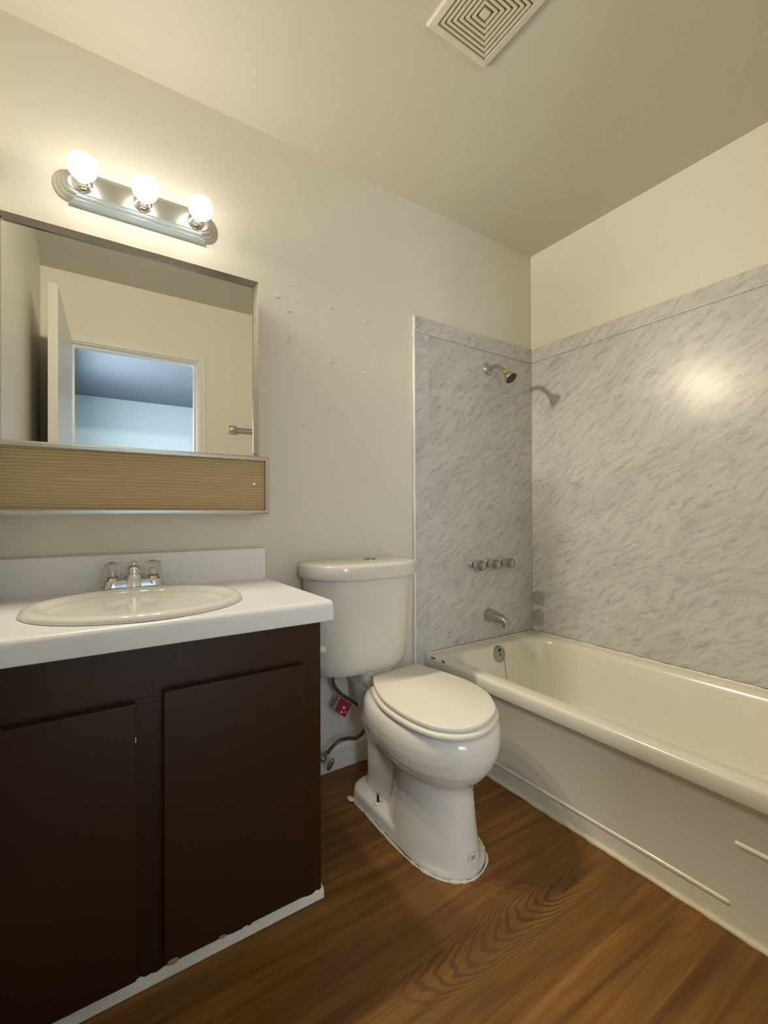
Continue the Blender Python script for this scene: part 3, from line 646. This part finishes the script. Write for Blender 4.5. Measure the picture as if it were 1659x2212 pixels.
def sink():
    t = thing('sink', 'cream oval drop-in sink set into the white counter', 'sink', (SX, SY, CZ))
    def el(k, z, dy=0.0, kb=None):
        return [Vector((SX + (SA+k)*math.cos(2*PI*i/72), SY + dy + (SB+(k if kb is None else kb))*math.sin(2*PI*i/72), z)) for i in range(72)]
    rings = [el(0, CZ+.0008), el(.001, CZ+.004), el(-.003, CZ+.010), el(-.010, CZ+.0145), el(-.020, CZ+.0165), el(-.032, CZ+.0155), el(-.042, CZ+.012), el(-.050, CZ+.004), el(-.056, CZ-.010), el(-.066, CZ-.04),
             el(-.085, CZ-.085), el(-.115, CZ-.120), el(-.155, CZ-.138, 0, -.14), el(-.205, CZ-.145, 0, -.18), el(-.222, CZ-.150, 0, -.195), el(-.150, CZ-.152, 0, -.14), el(-.110, CZ-.130, 0, -.11), el(-.078, CZ-.09), el(-.058, CZ-.04), el(-.036, CZ-.004), el(-.030, CZ+.0005)]
    obj('basin', loft(BM(), rings, True, True), SINKM, t, smooth=True, angle=60)
    obj('drain', lathe(BM(), [(.021, 0), (.021, .003), (.015, .005), (.012, .002)], (SX, SY, CZ-.147), (0, 0, 1), 24), CHROME, t, smooth=True, angle=40)
sink()
def faucet():
    fx, fy = -1.940, -.079; z0 = CZ+.011
    t = thing('sink_faucet', 'chrome two-handle sink faucet with clear knobs behind the oval sink', 'faucet', (fx, fy, CZ))
    def st(hw, hd, z): return [Vector((x, y, z)) for x, y in rrect(fx-hw, fx+hw, fy-hd, fy+hd, hd*.96, 8)]
    obj('base_plate', loft(BM(), [st(.083, .0265, CZ+.0005), st(.0835, .0268, z0+.004), st(.0815, .0255, z0+.018), st(.077, .022, z0+.026), st(.066, .016, z0+.029)]), CHROME, t, smooth=True, angle=50)
    for s in (-1, 1):
        x = fx + s*.054
        obj('handle_base', lathe(BM(), [(.0285, 0), (.028, .008), (.0245, .015), (.019, .019), (.0175, .023), (.012, .025)], (x, fy, z0+.012), (0, 0, 1), 28), CHROME, t, smooth=True, angle=50)
        bm = BM(); n = 40; rings = []
        for r, h in ((.012, .0385), (.0195, .040), (.0218, .045), (.0228, .058), (.0228, .068), (.0212, .0755), (.017, .0772), (.006, .0775)):
            rings.append([Vector((x + r*(1+.05*math.cos(10*2*PI*k/n))*math.cos(2*PI*k/n), fy + r*(1+.05*math.cos(10*2*PI*k/n))*math.sin(2*PI*k/n), z0+h)) for k in range(n)])
        loft(bm, rings); kn = obj('knob', bm, ACRYL, t, smooth=True, angle=60)
        obj('index_button', lathe(BM(), [(.009, 0), (.0085, .002), (.004, .0025)], (x, fy, z0+.0777), (0, 0, 1), 16), plain('index_button_tan', (.45, .36, .22), .4), kn, smooth=True, angle=50)
        obj('stem', lathe(BM(), [(.008, .034), (.008, .056), (.005, .058)], (x, fy, z0), (0, 0, 1), 12), CHROME, t, smooth=True, angle=50)
    # spout: flared foot rising into a short neck that leans over the basin
    rings = []
    for dy, hx, hy, h in ((-.003, .036, .029, .001), (-.003, .032, .0285, .010), (-.005, .0275, .0275, .022), (-.008, .024, .026, .034), (-.012, .0205, .024, .043), (-.016, .016, .018, .046)):
        rings.append([Vector((fx + hx*math.cos(2*PI*k/32), fy + dy + hy*math.sin(2*PI*k/32), z0+h)) for k in range(32)])
    obj('spout', loft(BM(), rings), CHROME, t, smooth=True, angle=60)
    d = Vector((0, -.35, 1)).normalized()
    obj('spout_cap', lathe(BM(), [(.0185, 0), (.0185, .010), (.0165, .014), (.0165, .026), (.013, .030), (.009, .031)], (fx, fy-.012, z0+.038), (0, -.1, 1), 28), CHROME, t, smooth=True, angle=40)
    obj('lift_rod', lathe(BM(), [(.0045, 0), (.0045, .004), (.0075, .006), (.0075, .010), (.004, .012)], (fx, fy-.0155, z0+.0688), (0, -.1, 1), 16), CHROME, t, smooth=True, angle=40)
faucet()

# ------------------------------------------------------------------ medicine cabinet
def medicine_cabinet():
    x0, x1, z0, z1, yf = XL+.004, -1.5655, 1.222, 1.819, -.100
    t = thing('medicine_cabinet', 'mirrored medicine cabinet with tan lower panel above the vanity', 'cabinet', ((x0+x1)/2, -.05, 1.03))
    obj('cabinet_box', box(BM(), x0, x1, yf+.006, -.001, z0, z1), FRAME, t)
    obj('mirror', box(BM(), x0+.010, x1-.011, yf+.0025, yf+.0059, z0+.004, z1-.010), MIRROR, t)
    # bevelled channel frame round the mirror
    def rail(bmx, p0, p1, inward, w, lip=.012):
        p0, p1, i = Vector(p0), Vector(p1), Vector(inward)
        d = (p1-p0).normalized()
        cs = [(0, .009), (0, -.016), (.12*w, -.018), (w, -.003), (w, .0024), (w*.9, .009)]
        rings = []
        for p, s in ((p0, 1), (p1, -1)):
            rings.append([p + i*a + d*(s*a if True else 0) + Vector((0, b, 0)) for a, b in cs])
        loft(bmx, rings)
    fw = .0145
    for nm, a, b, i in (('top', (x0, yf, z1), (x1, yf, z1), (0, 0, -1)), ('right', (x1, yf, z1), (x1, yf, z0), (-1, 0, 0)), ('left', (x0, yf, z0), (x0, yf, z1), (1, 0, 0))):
        bmx = BM(); rail(bmx, a, b, i, .006 if nm == 'left' else fw); obj('mirror_frame', bmx, DARKFRAME if nm == 'top' else FRAME, t)  # top rail takes a darker version of the frame metal
    # lower box with its framed tan panel
    bx1, bz0, bz1, byf = -1.5315, 1.0265, 1.2225, -.122
    lo = obj('lower_box', box(BM(), x0, bx1-.004, byf+.028, -.001, bz0+.004, bz1-.004), FRAME, t)
    bmx = box(BM(), x0+.006, bx1-.007, byf+.016, byf+.0275, bz0+.006, bz1-.006); obj('tan_panel', bmx, CORR, lo)
    for a, b, i, w in (((x0, byf+.012, bz1), (bx1, byf+.012, bz1), (0, 0, -1), .0135), ((x0, byf+.012, bz0), (bx1, byf+.012, bz0), (0, 0, 1), .0125), ((bx1, byf+.012, bz1), (bx1, byf+.012, bz0), (-1, 0, 0), .0125)):
        p0, p1, iv = Vector(a), Vector(b), Vector(i); d = (p1-p0).normalized(); rings = []
        for p, s in ((p0, 0 if i[2] and a[0] == x0 else 1), (p1, -1)):
            rings.append([p + iv*q + d*(s*q) + Vector((0, yy, 0)) for q, yy in ((0, .018), (0, -.009), (.3*w, -.012), (w, -.012), (w, .018))])
        bmx = BM(); loft(bmx, rings); obj('lower_frame', bmx, FRAME, lo)
    obj('panel_seam', box(BM(), -1.938, -1.9365, byf+.0155, byf+.0165, bz0+.012, bz1-.012), CORR, lo)
    obj('screw', lathe(BM(), [(.0058, 0), (.005, .003), (.002, .004)], (-1.578, byf+.0162, 1.129), (0, -1, 0), 16), CHROME, lo, smooth=True, angle=50)
    obj('latch', box(BM(), -1.985, -1.968, byf-.002, byf+.002, bz1-.012, bz1-.004, .001), DULL, lo)
medicine_cabinet()

# ------------------------------------------------------------------ vanity light
def vanity_light():
    xc, zc = -1.907, 2.006; t = thing('vanity_light', 'three-bulb grey metal light bar above the mirror', 'wall lamp', (xc, 0, zc))
    def outline(g):
        hx, hz, er, bump = .196-g*.9, .056-g, .046-g*.8, .041-g*.35
        pts = []
        for s in (1, -1):                                         # right end (going up), then left end (going down)
            pts += [(xc + s*hx, zc - s*hz)]
            for k in range(15):
                a = -PI/2 + PI*k/14
                pts.append((xc + s*(hx - .004 + bump*math.cos(a)), zc + s*er*math.sin(a)))
            pts += [(xc + s*hx, zc + s*hz)]
        return pts
    steps = [(0, -.0005), (0, -.006), (.004, -.009), (.0075, -.010), (.0085, -.016), (.0125, -.018), (.0165, -.019), (.0175, -.025), (.0215, -.027), (.026, -.028), (.028, -.034)]
    obj('back_plate', loft(BM(), [[Vector((x, y, z)) for x, z in outline(g)] for g, y in steps]), NICKEL, t, smooth=True, angle=25)
    for x in (-2.068, -1.909, -1.750):
        obj('socket', lathe(BM(), [(.027, 0), (.027, .006), (.022, .010), (.019, .022), (.019, .030), (.015, .032)], (x, -.0335, zc), (0, -1, .06), 28), CHROME, t, smooth=True, angle=50)
        c = Vector((x, -.104, zc+.006)); d = Vector((0, -1, .06)).normalized(); R = .0375
        prof = [(.013, -.041), (.014, -.037), (.017, -.0335)] + [(R*math.sin(a), -R*math.cos(a)) for a in [math.radians(q) for q in range(34, 180, 8)]] + [(.002, R)]
        b = obj('bulb', lathe(BM(), prof, c, d, 32), BULB, t, smooth=True)
        l = bpy.data.lights.new('filament', 'POINT'); l.energy = BULB_POWER; l.color = BULB_COLOR; l.shadow_soft_size = .022
        l.use_nodes = True; nt = l.node_tree; em = nt.nodes.get('Emission') or nt.nodes.new('ShaderNodeEmission')
        fo = nt.nodes.new('ShaderNodeLightFalloff'); fo.inputs['Strength'].default_value = 1.0; fo.inputs['Smooth'].default_value = BULB_SMOOTH
        nt.links.new(fo.outputs['Linear'], em.inputs['Strength'])
        lo = bpy.data.objects.new('filament', l); COL.objects.link(lo); lo.parent = b; lo.location = c - base_of(b)
vanity_light()

# ------------------------------------------------------------------ ceiling vent
def vent():
    cx, cy, h = -1.126, -.745, .117; t = thing('ceiling_vent', 'square cream exhaust fan grille on the ceiling', 'vent', (cx, cy, HC))
    def sq(g, z): return [Vector((cx+sx*(h-g), cy+sy*(h-g), z)) for sx, sy in ((-1, -1), (1, -1), (1, 1), (-1, 1))]
    obj('grille_frame', loft(BM(), [sq(0, HC-.0005), sq(0, HC-.008), sq(.004, HC-.013), sq(.019, HC-.0145), sq(.0225, HC-.0145), sq(.0235, HC-.006), sq(.0235, HC-.0005)], False, False), VENTP, t)
    obj('backing', box(BM(), cx-h+.0235, cx+h-.0235, cy-h+.0235, cy+h-.0235, HC-.0035, HC-.0005), VENTD, t)
    g = .0290
    for k in range(6):
        a = g + k*.0125; r = [sq(a, HC-.004), sq(a, HC-.0135), sq(a+.0065, HC-.0135), sq(a+.0065, HC-.004), sq(a, HC-.004)]
        obj('louvre', loft(BM(), r, False, False), VENTP, t)
    a = g + 6*.0125 + .001
    obj('centre_plate', loft(BM(), [sq(a, HC-.004), sq(a, HC-.0135), sq(a+.002, HC-.0145)]), VENTP, t)
vent()

# ------------------------------------------------------------------ towel bar on the door wall (seen in the mirror)
def towel_bar():
    t = thing('towel_bar', 'chrome towel bar on the door wall, seen in the mirror', 'towel bar', (-1.0, YF, 1.61))
    for x in (-1.195, -.815):
        b = obj('bracket', box(BM(), x-.026, x+.026, YF+.0005, YF+.016, 1.583, 1.639, .004), CHROME, t, smooth=True, angle=40)
        obj('post', box(BM(), x-.013, x+.013, YF+.014, YF+.068, 1.598, 1.624, .004), CHROME, b, smooth=True, angle=40)
    obj('bar', tube(BM(), [(-1.19, YF+.052, 1.612), (-.82, YF+.052, 1.612)], .0095, 16), CHROME, t, smooth=True, angle=50)
towel_bar()
